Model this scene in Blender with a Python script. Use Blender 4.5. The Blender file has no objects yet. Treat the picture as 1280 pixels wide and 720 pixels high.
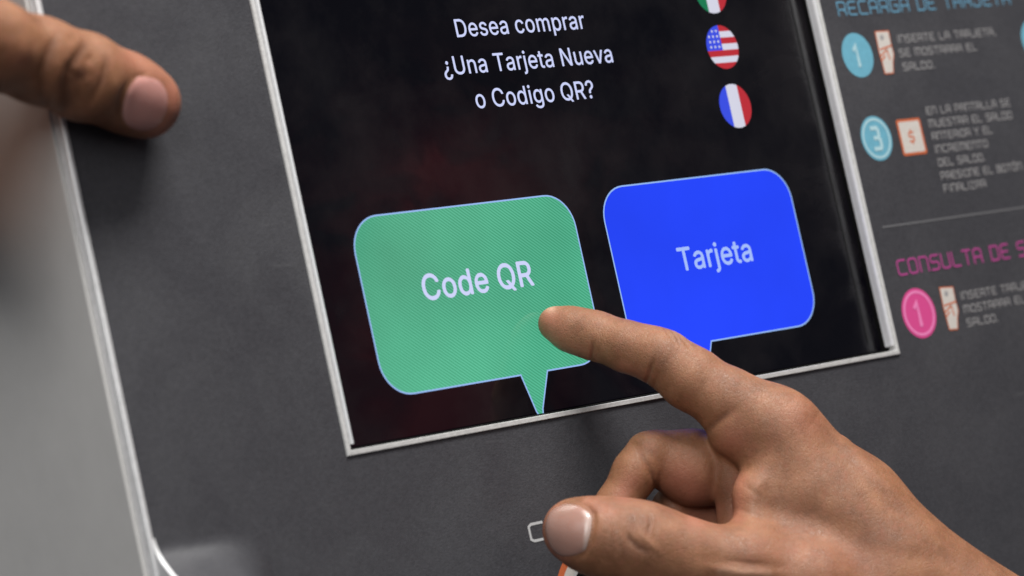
import bpy, bmesh, math, random
import numpy as np
from mathutils import Vector, Matrix
from mathutils.bvhtree import BVHTree
from mathutils.geometry import delaunay_2d_cdt

random.seed(4)
sc = bpy.context.scene

# ------------------------------------------------------------------ camera
# The front panel of the machine is the plane y = 0 (facing -y); "panel" coordinates are
# X to the right, Y up from the lower left corner of the screen frame, H out of the panel.
Z0 = 1.15                                   # height of the screen's lower edge above the floor
K = 0.30 / 0.235
F = 3838.6
def _rot(r):
    r = np.array(r); th = np.linalg.norm(r); k = r / th
    M = np.array([[0, -k[2], k[1]], [k[2], 0, -k[0]], [-k[1], k[0], 0]])
    return np.eye(3) + math.sin(th) * M + (1 - math.cos(th)) * M @ M
RC = _rot((-1.55559789e-01, 7.32014775e-01, 1.76016218e-01))
TC = np.array((-4.53527163e-02, -4.62850157e-02, -8.42827380e-01)) * K
CAMP = -RC.T @ TC                            # camera position in panel coordinates
MW = np.array([[1, 0, 0], [0, 0, -1], [0, 1, 0]], float)   # panel -> world axes
def W(p):                                    # panel -> world
    return Vector(MW @ np.asarray(p, float)) + Vector((0, 0, Z0))
def back(px, py, h=0.0):                     # pixel -> panel point on the plane at height h
    d = RC.T @ np.array([(px - 640) / F, -(py - 360) / F, -1.0])
    return CAMP + d * ((h - CAMP[2]) / d[2])
def cam_pt(p):                               # panel -> camera space
    return RC @ np.asarray(p, float) + TC
def cam_to_world(c):                         # (n,3) camera space -> world
    return ((c - TC) @ RC) @ MW.T + np.array([0, 0, Z0])

cd = bpy.data.cameras.new('camera'); cam = bpy.data.objects.new('camera', cd)
sc.collection.objects.link(cam); sc.camera = cam
cd.sensor_width = 36.0; cd.lens = F / 1280 * 36.0
cd.clip_start = 0.02; cd.clip_end = 50
m3 = MW @ RC.T
mw = Matrix.Identity(4)
for i in range(3):
    for j in range(3): mw[i][j] = m3[i, j]
mw.translation = W(CAMP)
cam.matrix_world = mw
HS = -0.006                                  # depth of the screen glass behind the panel
D0 = -cam_pt(back(676, 398, HS))[2]          # distance to the touched point
cd.dof.use_dof = True; cd.dof.focus_distance = D0 + 0.012; cd.dof.aperture_fstop = 8.5

# ------------------------------------------------------------------ light
world = bpy.data.worlds.new('World'); sc.world = world; world.use_nodes = True
bg = world.node_tree.nodes['Background']
bg.inputs[0].default_value = (0.80, 0.86, 1.0, 1); bg.inputs[1].default_value = 0.07
def area(name, loc, target, sx, sy, power, col):
    l = bpy.data.lights.new(name, 'AREA'); l.shape = 'RECTANGLE'; l.size = sx; l.size_y = sy
    l.energy = power; l.color = col
    o = bpy.data.objects.new(name, l); sc.collection.objects.link(o)
    o.location = loc; o.rotation_euler = (Vector(target) - Vector(loc)).to_track_quat('-Z', 'Y').to_euler()
    return o
area('ceiling_lamp', (0.25, -0.80, 2.75), (0.1, -0.05, 1.15), 1.1, 0.5, 62, (1.0, 0.975, 0.955))
area('side_lamp', (-1.50, -1.30, 2.05), (0.0, 0.0, 1.2), 1.2, 1.1, 27, (1.0, 0.985, 0.975))
sc.view_settings.view_transform = 'Standard'; sc.view_settings.look = 'None'
sc.view_settings.exposure = 0.0; sc.view_settings.gamma = 1.0
sc.view_settings.use_curve_mapping = False
sc.cycles.use_denoising = True

# ------------------------------------------------------------------ materials
def mat(name, col, rough=0.5, metal=0.0, spec=0.5, emit=None, estr=1.0):
    m = bpy.data.materials.new(name); m.use_nodes = True
    b = m.node_tree.nodes['Principled BSDF']
    b.inputs['Base Color'].default_value = (*col, 1); b.inputs['Roughness'].default_value = rough
    b.inputs['Metallic'].default_value = metal; b.inputs['Specular IOR Level'].default_value = spec
    if emit is not None:
        b.inputs['Emission Color'].default_value = (*emit, 1); b.inputs['Emission Strength'].default_value = estr
    return m
def nodes(m): return m.node_tree.nodes, m.node_tree.links, m.node_tree.nodes['Principled BSDF']
def srgb(r, g, b):
    f = lambda c: c / 12.92 if c <= 0.04045 else ((c + 0.055) / 1.055) ** 2.4
    return (f(r / 255), f(g / 255), f(b / 255))
def grain(m, scale, strength, dist=0.0002, colvar=0.0, colscale=None, roughvar=0.0):
    n, l, b = nodes(m)
    tc = n.new('ShaderNodeTexCoord')
    nz = n.new('ShaderNodeTexNoise'); nz.inputs['Scale'].default_value = scale; nz.inputs['Detail'].default_value = 4
    l.new(tc.outputs['Object'], nz.inputs['Vector'])
    bp = n.new('ShaderNodeBump'); bp.inputs['Strength'].default_value = strength; bp.inputs['Distance'].default_value = dist
    l.new(nz.outputs['Fac'], bp.inputs['Height']); l.new(bp.outputs['Normal'], b.inputs['Normal'])
    if colvar:
        n2 = n.new('ShaderNodeTexNoise'); n2.inputs['Scale'].default_value = colscale or scale / 8; n2.inputs['Detail'].default_value = 6
        n2.inputs['Roughness'].default_value = 0.7
        l.new(tc.outputs['Object'], n2.inputs['Vector'])
        mr = n.new('ShaderNodeMapRange'); mr.inputs[1].default_value = 0.25; mr.inputs[2].default_value = 0.75
        mr.inputs[3].default_value = 1 - colvar; mr.inputs[4].default_value = 1 + colvar
        l.new(n2.outputs['Fac'], mr.inputs[0])
        mx = n.new('ShaderNodeVectorMath'); mx.operation = 'SCALE'
        mx.inputs[0].default_value = b.inputs['Base Color'].default_value[:3]
        l.new(mr.outputs[0], mx.inputs['Scale']); l.new(mx.outputs[0], b.inputs['Base Color'])
        if roughvar:
            m2 = n.new('ShaderNodeMapRange'); r0 = b.inputs['Roughness'].default_value
            m2.inputs[1].default_value = 0.3; m2.inputs[2].default_value = 0.7
            m2.inputs[3].default_value = r0 - roughvar; m2.inputs[4].default_value = r0 + roughvar
            l.new(n2.outputs['Fac'], m2.inputs[0]); l.new(m2.outputs[0], b.inputs['Roughness'])
    return m
M_PANEL = grain(mat('panel_vinyl', (0.045, 0.045, 0.050), 0.5, 0, 0.4), 1400, 0.6, 0.0003, 0.26, 750, 0.05)
M_BODY = grain(mat('body_paint', (0.56, 0.55, 0.53), 0.55), 900, 0.15, 0.0002, 0.04, 60)
M_TRIM = grain(mat('trim_aluminium', (0.70, 0.70, 0.70), 0.40, 0.3), 1600, 0.35, 0.0002, 0.14, 420)
M_FRAME = grain(mat('frame_aluminium', (0.60, 0.60, 0.585), 0.45, 0.25), 1800, 0.5, 0.0002, 0.2, 500)
M_BEAD = grain(mat('bead_aluminium', (0.80, 0.81, 0.82), 0.32, 0.35), 1800, 0.25, 0.0001, 0.08, 500)
M_GASKET = mat('black_gasket', (0.006, 0.006, 0.006), 0.5, 0, 0.15)
M_SCREEN = mat('screen_glass', (0.002, 0.002, 0.003), 0.06, 0, 0.5, (0.0007, 0.0005, 0.0020), 1.0)
def smudge(m, lo, hi, scale, streak=(1, 1, 1)):
    n, l, b = nodes(m)
    tc = n.new('ShaderNodeTexCoord'); mp = n.new('ShaderNodeMapping'); mp.inputs['Scale'].default_value = streak
    nz = n.new('ShaderNodeTexNoise'); nz.inputs['Scale'].default_value = scale; nz.inputs['Detail'].default_value = 5; nz.inputs['Distortion'].default_value = .8
    mr = n.new('ShaderNodeMapRange')
    for i, q_ in enumerate((.38, .66, lo, hi)): mr.inputs[i + 1].default_value = q_
    l.new(tc.outputs['Object'], mp.inputs[0]); l.new(mp.outputs[0], nz.inputs['Vector']); l.new(nz.outputs['Fac'], mr.inputs[0]); l.new(mr.outputs[0], b.inputs['Roughness'])
smudge(M_SCREEN, .05, .30, 26, (1, 1, 1.6))
smudge(M_PANEL, .36, .62, 22)
def screen_mat(name, c, s=1.0):
    return mat(name, (0.002, 0.002, 0.002), 0.08, 0, 0.5, srgb(*c), s)
M_LETTER = screen_mat('screen_letter', (205, 212, 250))
M_OUTLINE = screen_mat('screen_outline', (150, 185, 240))
M_BLUE = screen_mat('screen_blue', (34, 68, 250))
M_BLETTER = screen_mat('screen_blue_letter', (165, 190, 250))
M_FW = screen_mat('flag_white', (212, 212, 228)); M_FR = screen_mat('flag_red', (185, 45, 55))
M_FB = screen_mat('flag_blue', (58, 78, 225)); M_FG = screen_mat('flag_green', (25, 120, 80)); M_FE = screen_mat('flag_emblem', (140, 120, 80))
# green bubble: fine moire lines of the display
GREEN_ANGLE = -37
M_GREEN = screen_mat('screen_green', (62, 168, 122))
n, l, b = nodes(M_GREEN)
tc = n.new('ShaderNodeTexCoord'); mp = n.new('ShaderNodeMapping'); mp.inputs['Rotation'].default_value = (0, math.radians(GREEN_ANGLE), 0)
wv = n.new('ShaderNodeTexWave'); wv.wave_type = 'BANDS'; wv.bands_direction = 'Z'; wv.inputs['Scale'].default_value = 285
wv.inputs['Distortion'].default_value = 0.6; wv.inputs['Detail'].default_value = 1
n2 = n.new('ShaderNodeTexNoise'); n2.inputs['Scale'].default_value = 18
rp = n.new('ShaderNodeMix'); rp.data_type = 'RGBA'
rp.inputs[6].default_value = (*srgb(60, 154, 116), 1); rp.inputs[7].default_value = (*srgb(92, 188, 152), 1)
l.new(tc.outputs['Object'], mp.inputs['Vector']); l.new(mp.outputs[0], wv.inputs['Vector'])
l.new(wv.outputs['Fac'], rp.inputs[0]); l.new(rp.outputs[2], b.inputs['Emission Color'])
def uneven(m, c, amt=.10, scale=14):                    # uneven backlight of the display
    n, l, b = nodes(m)
    tc = n.new('ShaderNodeTexCoord'); nz = n.new('ShaderNodeTexNoise'); nz.inputs['Scale'].default_value = scale; nz.inputs['Detail'].default_value = 3
    mr = n.new('ShaderNodeMapRange')
    for i, q_ in enumerate((.35, .65, 1 - amt, 1 + amt)): mr.inputs[i + 1].default_value = q_
    l.new(tc.outputs['Object'], nz.inputs['Vector']); l.new(nz.outputs['Fac'], mr.inputs[0]); l.new(mr.outputs[0], b.inputs['Emission Strength'])
uneven(M_GREEN, None, .13); uneven(M_BLUE, None, .07)
# dust film on the glass, scuffs on the printed panel
n, l, b = nodes(M_SCREEN)
tc = n.new('ShaderNodeTexCoord'); nz = n.new('ShaderNodeTexNoise'); nz.inputs['Scale'].default_value = 11; nz.inputs['Detail'].default_value = 7; nz.inputs['Roughness'].default_value = .65
cr = n.new('ShaderNodeValToRGB'); cr.color_ramp.elements[0].position = .42; cr.color_ramp.elements[0].color = (.001, .001, .0012, 1)
cr.color_ramp.elements[1].position = .75; cr.color_ramp.elements[1].color = (.011, .010, .010, 1)
l.new(tc.outputs['Object'], nz.inputs['Vector']); l.new(nz.outputs['Fac'], cr.inputs[0]); l.new(cr.outputs[0], b.inputs['Base Color'])
n, l, b = nodes(M_PANEL); old = b.inputs['Base Color'].links[0].from_socket
tc = n.new('ShaderNodeTexCoord'); mp = n.new('ShaderNodeMapping'); mp.inputs['Rotation'].default_value = (0, .5, 0); mp.inputs['Scale'].default_value = (14, 14, 130)
nz = n.new('ShaderNodeTexNoise'); nz.inputs['Scale'].default_value = 2.2; nz.inputs['Detail'].default_value = 6; nz.inputs['Distortion'].default_value = .25
mr = n.new('ShaderNodeMapRange')
for i, q_ in enumerate((.68, .76, 0, .12)): mr.inputs[i + 1].default_value = q_
mx = n.new('ShaderNodeMix'); mx.data_type = 'RGBA'; mx.inputs[7].default_value = (.16, .16, .165, 1)
l.new(tc.outputs['Object'], mp.inputs[0]); l.new(mp.outputs[0], nz.inputs['Vector']); l.new(nz.outputs['Fac'], mr.inputs[0]); l.new(mr.outputs[0], mx.inputs[0])
l.new(old, mx.inputs[6]); l.new(mx.outputs[2], b.inputs['Base Color'])
M_INK_G = mat('ink_grey', (0.27, 0.265, 0.265), 0.6); M_INK_B = mat('ink_blue', (0.10, 0.25, 0.36), 0.6)
M_INK_P = mat('ink_magenta', (0.32, 0.045, 0.19), 0.6)
M_DOT_B = grain(mat('dot_blue', (0.115, 0.33, 0.43), 0.6), 900, 0.1, 0.0001, 0.12, 400)
M_DOT_B2 = mat('dot_blue_ring', (0.34, 0.52, 0.56), 0.6)
M_DOT_P = mat('dot_pink', (0.56, 0.055, 0.22), 0.6); M_DOT_P2 = mat('dot_pink_ring', (0.70, 0.20, 0.42), 0.6)
M_ICON_W = grain(mat('icon_white', (0.50, 0.47, 0.43), 0.6), 900, 0.1, 0.0001, 0.1, 500); M_ICON_O = mat('icon_orange', (0.48, 0.11, 0.035), 0.6)
M_ICON_T = mat('icon_tan', (0.45, 0.24, 0.13), 0.6)
M_NUM_L = mat('ink_pale', (0.50, 0.58, 0.58), 0.6)
M_SLEEVE = grain(mat('red_cloth', (0.15, 0.014, 0.019), 0.85), 900, 0.6, 0.0005, 0.2, 300)

# ------------------------------------------------------------------ object helpers
def link(name, verts, faces, material, parent=None, smooth=False, mats=None, fm=None):
    verts = np.asarray(verts, float); c = (verts.min(0) + verts.max(0)) / 2
    me = bpy.data.meshes.new(name); me.from_pydata([tuple(v) for v in (verts - c)], [], faces)
    for mm in (mats or [material]): me.materials.append(mm)
    if fm is not None: me.polygons.foreach_set('material_index', fm)
    if smooth: me.polygons.foreach_set('use_smooth', [True] * len(me.polygons))
    me.update()
    o = bpy.data.objects.new(name, me); sc.collection.objects.link(o); o.location = c
    if parent is not None:
        o.parent = parent; o.matrix_parent_inverse = parent_matrix(parent).inverted()
    return o
def parent_matrix(p):
    m = Matrix.Translation(p.location)
    if p.parent is not None:                       # stored world location, no rotations are used
        return Matrix.Translation(p.location)
    return m
def panel_mesh(name, pv, faces, material, parent, **kw):
    return link(name, [W(p) for p in pv], faces, material, parent, **kw)
def box(name, x0, x1, y0, y1, h0, h1, material, parent, bev=0.0):
    bm = bmesh.new(); bmesh.ops.create_cube(bm, size=1)
    for v in bm.verts:
        v.co = W((x0 + (v.co.x + .5) * (x1 - x0), y0 + (v.co.y + .5) * (y1 - y0), h0 + (v.co.z + .5) * (h1 - h0)))
    if bev: bmesh.ops.bevel(bm, geom=bm.edges[:], offset=bev, segments=3, affect='EDGES', profile=0.5)
    bm.verts.index_update()
    vs = [v.co[:] for v in bm.verts]; fs = [[v.index for v in f.verts] for f in bm.faces]; bm.free()
    return link(name, vs, fs, material, parent, smooth=False)
def fix(o):
    bm = bmesh.new(); bm.from_mesh(o.data); bmesh.ops.recalc_face_normals(bm, faces=bm.faces); bm.to_mesh(o.data); bm.free(); return o
def plate(name, outline, h, material, parent, thick=0.0):      # outline: list of (X,Y); front face at h, optional thickness
    nn = len(outline); pv = [(x, y, h) for x, y in outline]; fs = [list(range(nn))]
    if thick:
        pv += [(x, y, h - thick) for x, y in outline]
        fs += [[i, i + nn, (i + 1) % nn + nn, (i + 1) % nn] for i in range(nn)]
    return panel_mesh(name, pv, fs, material, parent)
def ring_profile(name, x0, x1, y0, y1, prof, material, parent):
    # closed profile (offset inwards from the outer rectangle, height) swept round a rectangle, mitred
    k = len(prof); pv = []; fs = []
    for cx, cy, sx, sy in ((x0, y0, 1, 1), (x1, y0, -1, 1), (x1, y1, -1, -1), (x0, y1, 1, -1)):
        pv += [(cx + sx * o, cy + sy * o, h) for o, h in prof]
    for s in range(4):
        for i in range(k):
            j = (i + 1) % k; t = (s + 1) % 4
            fs.append([s * k + i, t * k + i, t * k + j, s * k + j])
    return fix(panel_mesh(name, pv, fs, material, parent))

# ------------------------------------------------------------------ the ticket machine
XL = back(181, 630)[0]; XR = 0.30 + 0.30
YT = 0.42; YB = -0.42; SCR_T = 0.232
root = bpy.data.objects.new('ticket_machine', None); sc.collection.objects.link(root)
root.location = ((XL + XR) / 2, 0.2, 0)
root['label'] = 'grey metal ticket vending machine with dark instruction panel and lit touch screen'
root['category'] = 'ticket machine'
# dark printed front with the cut-out for the screen
o4 = [(XL, YB), (XR, YB), (XR, YT), (XL, YT)]; i4 = [(0.001, 0.001), (0.299, 0.001), (0.299, SCR_T - .001), (0.001, SCR_T - .001)]
pv = [(x, y, 0) for x, y in o4] + [(x, y, 0) for x, y in i4] + [(x, y, -.004) for x, y in o4] + [(x, y, -.004) for x, y in i4]
fs = [[i, (i + 1) % 4, (i + 1) % 4 + 4, i + 4] for i in range(4)] + [[i, i + 8, (i + 1) % 4 + 8, (i + 1) % 4] for i in range(4)] + \
     [[i + 4, (i + 1) % 4 + 4, (i + 1) % 4 + 12, i + 12] for i in range(4)] + [[i + 8, i + 12, (i + 1) % 4 + 12, (i + 1) % 4 + 8] for i in range(4)]
front = fix(panel_mesh('front_panel', pv, fs, M_PANEL, root))
body = box('housing', XL - .0027, XR + .0027, -Z0, YT + .004, -.36, -.0125, M_BODY, root, 0.0012)
box('mounting_plate', XL + .002, XR - .002, YB + .002, YT - .002, -.0123, -.0114, M_GASKET, root)
for s_ in (-1, 1):                      # bright edge profiles and painted side sheets
    e_ = XL if s_ < 0 else XR
    sp = lambda a_, b_: sorted((e_ + s_ * a_, e_ + s_ * b_))
    box('edge_trim', *sp(.0001, .0024), YB, YT, -.011, .0012, M_TRIM, root, 0.0009)
    box('edge_seam', *sp(.0026, .0031), YB - .1, YT + .004, -.0122, -.0006, M_TRIM, root, 0.0003)
    box('side_sheet', *sp(.0029, .0044), -Z0 + .002, YT + .003, -.358, -.0022, M_BODY, root, 0.0005)
# screen, its gasket and its metal frame
frame = ring_profile('screen_frame', 0, .30, 0, SCR_T, [(0, -.0005), (0, .0004), (.0002, .0008), (.0017, .0009), (.0019, .0005), (.0020, -.0030)], M_FRAME, root)
for bx, sd in ((.0024, 1), (.2976, -1)):            # rounded bead down both sides of the opening
    prof = [(0, -.0020), (0, .0002), (.0003, .0009), (.0008, .0012), (.0013, .0009), (.0016, .0002), (.0017, -.0030)]
    pv = [(bx + sd * o_, y, h_) for y in (.0040, SCR_T - .004) for o_, h_ in prof]; k = len(prof)
    fix(panel_mesh('frame_bead', pv, [[i, (i + 1) % k, (i + 1) % k + k, i + k] for i in range(k)] + [list(range(k)), list(range(k, 2 * k))], M_BEAD, root))
ring_profile('gasket', .0021, .2979, .0021, SCR_T - .0021, [(0, -.0105), (0, -.0031), (.0006, -.0031), (.0008, -.0056), (.0010, -.0105)], M_GASKET, root)
box('glint_strip', .2893, .2896, .007, SCR_T - .007, -.0060, -.0056, mat('glint_strip', (.03, .031, .031), .6, 0, .1), root)  # pale strip coloured as the glint along the right glass edge
screen = panel_mesh('touch_screen', [(.0033, .0033, HS), (.2967, .0033, HS), (.2967, SCR_T - .0033, HS), (.0033, SCR_T - .0033, HS),
                    (.0033, .0033, HS - .004), (.2967, .0033, HS - .004), (.2967, SCR_T - .0033, HS - .004), (.0033, SCR_T - .0033, HS - .004)],
                    [[0, 1, 2, 3], [7, 6, 5, 4], [0, 4, 5, 1], [1, 5, 6, 2], [2, 6, 7, 3], [3, 7, 4, 0]], M_SCREEN, root)
screen['label'] = 'dark lit touch screen with two speech bubble buttons'
# moulded lip at the lower left of the panel
lipY = back(206, 690)[1]
pv = []; L = 0.046; NS = 16; NU = 25
for i in range(NS):
    t = i / (NS - 1); yy = lipY + .003 - .022 * t; hh = .020 * t * t * (1.6 - .6 * t) * 1.25
    for j in range(NU):
        u = j / (NU - 1); w_ = min(1, max(0, (1 - u) / .55)); fall = w_ * w_ * (3 - 2 * w_)
        pv.append((XL + .0004 + u * L, yy - .003 * u * u, hh * fall + .00012))
for j in range(NU): pv.append((XL + .0004 + j / (NU - 1) * L, lipY - .034, .00012))
fs = [[i * NU + j, (i + 1) * NU + j, (i + 1) * NU + j + 1, i * NU + j + 1] for i in range(NS) for j in range(NU - 1)]
lip = fix(panel_mesh('moulded_lip', pv, fs, M_PANEL, root, smooth=True))
pv = []
for i in range(NS + 1):
    t = i / NS; yy = lipY + .005 - .026 * t; hh = .0013 + .0215 * t * t * (1.6 - .6 * t)
    pv += [(XL - .0013, yy, hh), (XL + .0002, yy, hh), (XL + .0002, yy, .0004), (XL - .0013, yy, .0004)]
fs = [[i * 4 + j, i * 4 + (j + 1) % 4, i * 4 + 4 + (j + 1) % 4, i * 4 + 4 + j] for i in range(NS) for j in range(4)]
fix(panel_mesh('lip_trim', pv, fs, M_TRIM, root))

# ------------------------------------------------------------------ what the screen shows
def rrect(x0, x1, y0, y1, r, tail=None, n=10):
    pts = []
    for cx, cy, a0 in ((x1 - r, y0 + r, -90), (x1 - r, y1 - r, 0), (x0 + r, y1 - r, 90), (x0 + r, y0 + r, 180)):
        for i in range(n + 1):
            a = math.radians(a0 + 90 * i / n); pts.append((cx + r * math.cos(a), cy + r * math.sin(a)))
    if tail: pts += tail            # inserted on the lower edge, from left to right
    return pts
def inset(pts, d):
    nn = len(pts); out = []
    for i in range(nn):
        p0 = Vector(pts[i - 1]); p1 = Vector(pts[i]); p2 = Vector(pts[(i + 1) % nn])
        e1 = (p1 - p0).normalized(); e2 = (p2 - p1).normalized()
        n1 = Vector((-e1.y, e1.x)); n2 = Vector((-e2.y, e2.x)); m = (n1 + n2)
        m = m / max(0.35, m.length_squared / 2); out.append(tuple(p1 + m * d))
    return out
def tess(name, pts, h, material, parent):          # concave outline -> triangulated sheet
    bm = bmesh.new(); vs = [bm.verts.new(W((x, y, h))) for x, y in pts]; bm.faces.new(vs)
    bmesh.ops.triangulate(bm, faces=bm.faces[:]); bm.verts.index_update()
    v = [x.co[:] for x in bm.verts]; f = [[q.index for q in t.verts] for t in bm.faces]; bm.free()
    return link(name, v, f, material, parent)
def ring_strip(name, outer, inner, h, material, parent):
    nn = len(outer); pv = [(x, y, h) for x, y in outer] + [(x, y, h) for x, y in inner]
    return panel_mesh(name, pv, [[i, (i + 1) % nn, (i + 1) % nn + nn, i + nn] for i in range(nn)], material, parent)
def bubble(x0, x1, y0, y1, r, tail, material, label):
    pts = rrect(x0, x1, y0, y1, r, tail)
    o = tess('speech_bubble', inset(pts, .00045), HS + .00006, material, screen); o['label'] = label
    ring_strip('bubble_outline', pts, inset(pts, .0006), HS + .00009, M_OUTLINE, screen)
bk = lambda x, y: back(x, y, HS)
def tail_pts(a, tip, c):
    (ax, ay), (tx, ty), (cx, cy) = a, tip, c
    return [(ax, ay), (tx - .0018, ty + .0022), (tx - .0009, ty + .0005), (tx + .0006, ty), (tx + .0018, ty + .0010), (tx + .0022, ty + .0030), (cx, cy)]
gx0 = bk(441.8, 311)[0]; gx1 = bk(742.5, 384)[0]; gy0 = (bk(518.6, 493)[1] + bk(650, 469.7)[1]) / 2; gy1 = (bk(467.5, 268.7)[1] + bk(679, 244)[1]) / 2
ta = bk(650.5, 469.5); tt = bk(676, 521.5); tcn = bk(684.5, 463)
bubble(gx0, gx1, gy0, gy1, .0135, tail_pts((ta[0], gy0), tt[:2], (tcn[0], gy0)), M_GREEN, 'green speech bubble button reading Code QR')
bx0 = bk(753, 268)[0]; bx1 = bk(1019, 376)[0]; by0 = (bk(890, 427)[1] + bk(998, 409)[1]) / 2; by1 = (bk(776.5, 232)[1] + bk(952, 211.3)[1]) / 2
tc2 = bk(889.5, 427)[0]; off = tc2 - tcn[0]
bubble(bx0, bx1, by0, by1, .0135, tail_pts((ta[0] + off, by0), (tt[0] + off, tt[1] + by0 - gy0), (tc2, by0)), M_BLUE, 'blue speech bubble button reading Tarjeta')

# letters: a plain sans for the screen
try:
    import os
    FONT = bpy.data.fonts.load(os.path.join(bpy.utils.system_resource('DATAFILES'), 'fonts', 'Inter.woff2'))
except Exception:
    FONT = None
def glyph_mesh(txt, spacing=1.0, off=0.0):
    """outlines of the string, filled by winding number (the letter shapes overlap themselves)"""
    cu = bpy.data.curves.new('lettering', 'FONT'); cu.body = txt; cu.size = 1.0; cu.resolution_u = 5
    cu.space_character = spacing; cu.fill_mode = 'NONE'
    if FONT: cu.font = FONT
    o = bpy.data.objects.new('lettering', cu); sc.collection.objects.link(o)
    bpy.context.view_layer.update()
    me = bpy.data.meshes.new_from_object(o)
    vv = [Vector(x.co[:2]) for x in me.vertices]; ed = [tuple(e.vertices) for e in me.edges]
    if off:                                           # heavier weight: union of slightly shifted outlines
        v0, e0 = vv, ed; vv = []; ed = []
        for dx, dy in ((0, 0), (off, 0), (-off, 0), (0, off), (0, -off)):
            ed += [(i + len(vv), j + len(vv)) for i, j in e0]; vv += [p + Vector((dx, dy)) for p in v0]
    bpy.data.objects.remove(o); bpy.data.curves.remove(cu); bpy.data.meshes.remove(me)
    v2, e2, f2, _, _, _ = delaunay_2d_cdt(vv, ed, [], 0, 1e-6)
    A = np.array([vv[i][:] for i, j in ed]); B = np.array([vv[j][:] for i, j in ed])
    keep = []
    for f in f2:
        c = sum((v2[i] for i in f), Vector((0, 0))) / len(f)
        up = (A[:, 1] <= c.y) & (B[:, 1] > c.y); dn = (A[:, 1] > c.y) & (B[:, 1] <= c.y)
        cr = (B[:, 0] - A[:, 0]) * (c.y - A[:, 1]) - (c.x - A[:, 0]) * (B[:, 1] - A[:, 1])
        if int((up & (cr > 0)).sum()) - int((dn & (cr < 0)).sum()) != 0: keep.append(list(f))
    return np.array([p[:] for p in v2]), keep
CAPH = glyph_mesh('H')[0][:, 1].max()
def screen_text(txt, left, right, cap_px, material, h=HS + .00013, spacing=1.0, bold=0.0, lab=None):
    v, f = glyph_mesh(txt, spacing, bold)
    A = back(*left, h); B = back(*right, h); w = B[0] - A[0]; y = (A[1] + B[1]) / 2
    C = back(*cap_px[0], h); D = back(*cap_px[1], h); ch = C[1] - D[1]
    x = (v[:, 0] - v[:, 0].min()) / (v[:, 0].max() - v[:, 0].min()) * w + A[0]
    yy = v[:, 1] / CAPH * ch + y
    o = panel_mesh('screen_text', list(zip(x, yy, [h] * len(x))), f, material, screen)
    o['label'] = 'screen lettering reading ' + txt
    return o
screen_text('Desea comprar', (571.5, 45.9), (732.5, 36), ((569, 23.6), (572.7, 45.6)), M_LETTER, spacing=1.03, bold=.006)
screen_text('¿Una Tarjeta Nueva', (556, 94), (767, 77.6), ((565.8, 69.5), (569, 92)), M_LETTER, spacing=1.03, bold=.006)
screen_text('o Codigo QR?', (596.5, 135.2), (744.5, 122.3), ((620, 111.5), (623, 134)), M_LETTER, spacing=1.03, bold=.006)
screen_text('Code QR', (531, 375.5), (668.5, 356), ((539, 343.8), (545, 375)), M_LETTER, spacing=1.03, bold=.013)
screen_text('Tarjeta', (851, 338.5), (942, 325.5), ((858, 308.8), (860, 337.2)), M_BLETTER, spacing=1.03, bold=.013)

# flags as discs cut into bands
def clip(poly, a, b, c):           # keep a*x+b*y<=c
    out = []
    for i in range(len(poly)):
        p, q = poly[i], poly[(i + 1) % len(poly)]
        dp = a * p[0] + b * p[1] - c; dq = a * q[0] + b * q[1] - c
        if dp <= 0: out.append(p)
        if dp * dq < 0:
            t = dp / (dp - dq); out.append((p[0] + t * (q[0] - p[0]), p[1] + t * (q[1] - p[1])))
    return out
def circle(r=1.0, n=56, cx=0, cy=0): return [(cx + r * math.cos(2 * math.pi * i / n), cy + r * math.sin(2 * math.pi * i / n)) for i in range(n)]
def rect_clip(x0, x1, y0, y1):
    p = circle()
    for a, b, c in ((-1, 0, -x0), (1, 0, x1), (0, -1, -y0), (0, 1, y1)):
        if p: p = clip(p, a, b, c)
    return p
def flag(cx, cy, r, bands, label):
    pv, fs, fm, mats = [], [], [], []
    for k, (poly, m) in enumerate(bands):
        if len(poly) < 3: continue
        z = HS + .00006 + (.00003 if m in (M_FE,) or k > 90 else 0)
        fs.append(list(range(len(pv), len(pv) + len(poly)))); pv += [(cx + r * x, cy + r * y, z) for x, y in poly]
        if m not in mats: mats.append(m)
        fm.append(mats.index(m))
    o = panel_mesh('flag_disc', pv, fs, None, screen, mats=mats, fm=fm); o['label'] = label
FRAD = .0072 * K
def fc(x, y): p = bk(x, y); return p[0], p[1]
V3 = lambda a, b, c: [(rect_clip(-1, -.36, -1, 1), a), (rect_clip(-.36, .36, -1, 1), b), (rect_clip(.36, 1, -1, 1), c)]
flag(*fc(919.2, 132.4), FRAD, V3(M_FB, M_FW, M_FR), 'round French tricolour flag icon')
mxp = fc(887.6, -10.5)
flag(*mxp, FRAD, V3(M_FG, M_FW, M_FR), 'round green white and red flag icon')
us = []
NB = 7; ys = [1 - 2 * i / NB for i in range(NB + 1)]
for i in range(NB):
    m = M_FR if i % 2 == 0 else M_FW
    x0 = -.02 if i < 4 else -1
    us.append((rect_clip(x0, 1, ys[i + 1], ys[i]), m))
us.append((rect_clip(-1, -.02, ys[4], 1), M_FB))
flag(*fc(903.05, 58.8), FRAD, us, 'round flag icon with stripes and starred canton')
ucx, ucy = fc(903.05, 58.8)
pv, fs = [], []
for i in range(3):
    for j in range(4):
        x, y = -.72 + .26 * i + (.0), .74 - .24 * j
        if x * x + y * y > .86: continue
        st = []
        for q in range(10):
            rr = .085 if q % 2 == 0 else .04; a = math.pi / 2 + q * math.pi / 5; st.append((x + rr * math.cos(a), y + rr * math.sin(a)))
        fs.append(list(range(len(pv), len(pv) + 10))); pv += [(ucx + FRAD * a, ucy + FRAD * b_, HS + .00010) for a, b_ in st]
panel_mesh('flag_stars', pv, fs, M_FW, screen)
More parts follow.
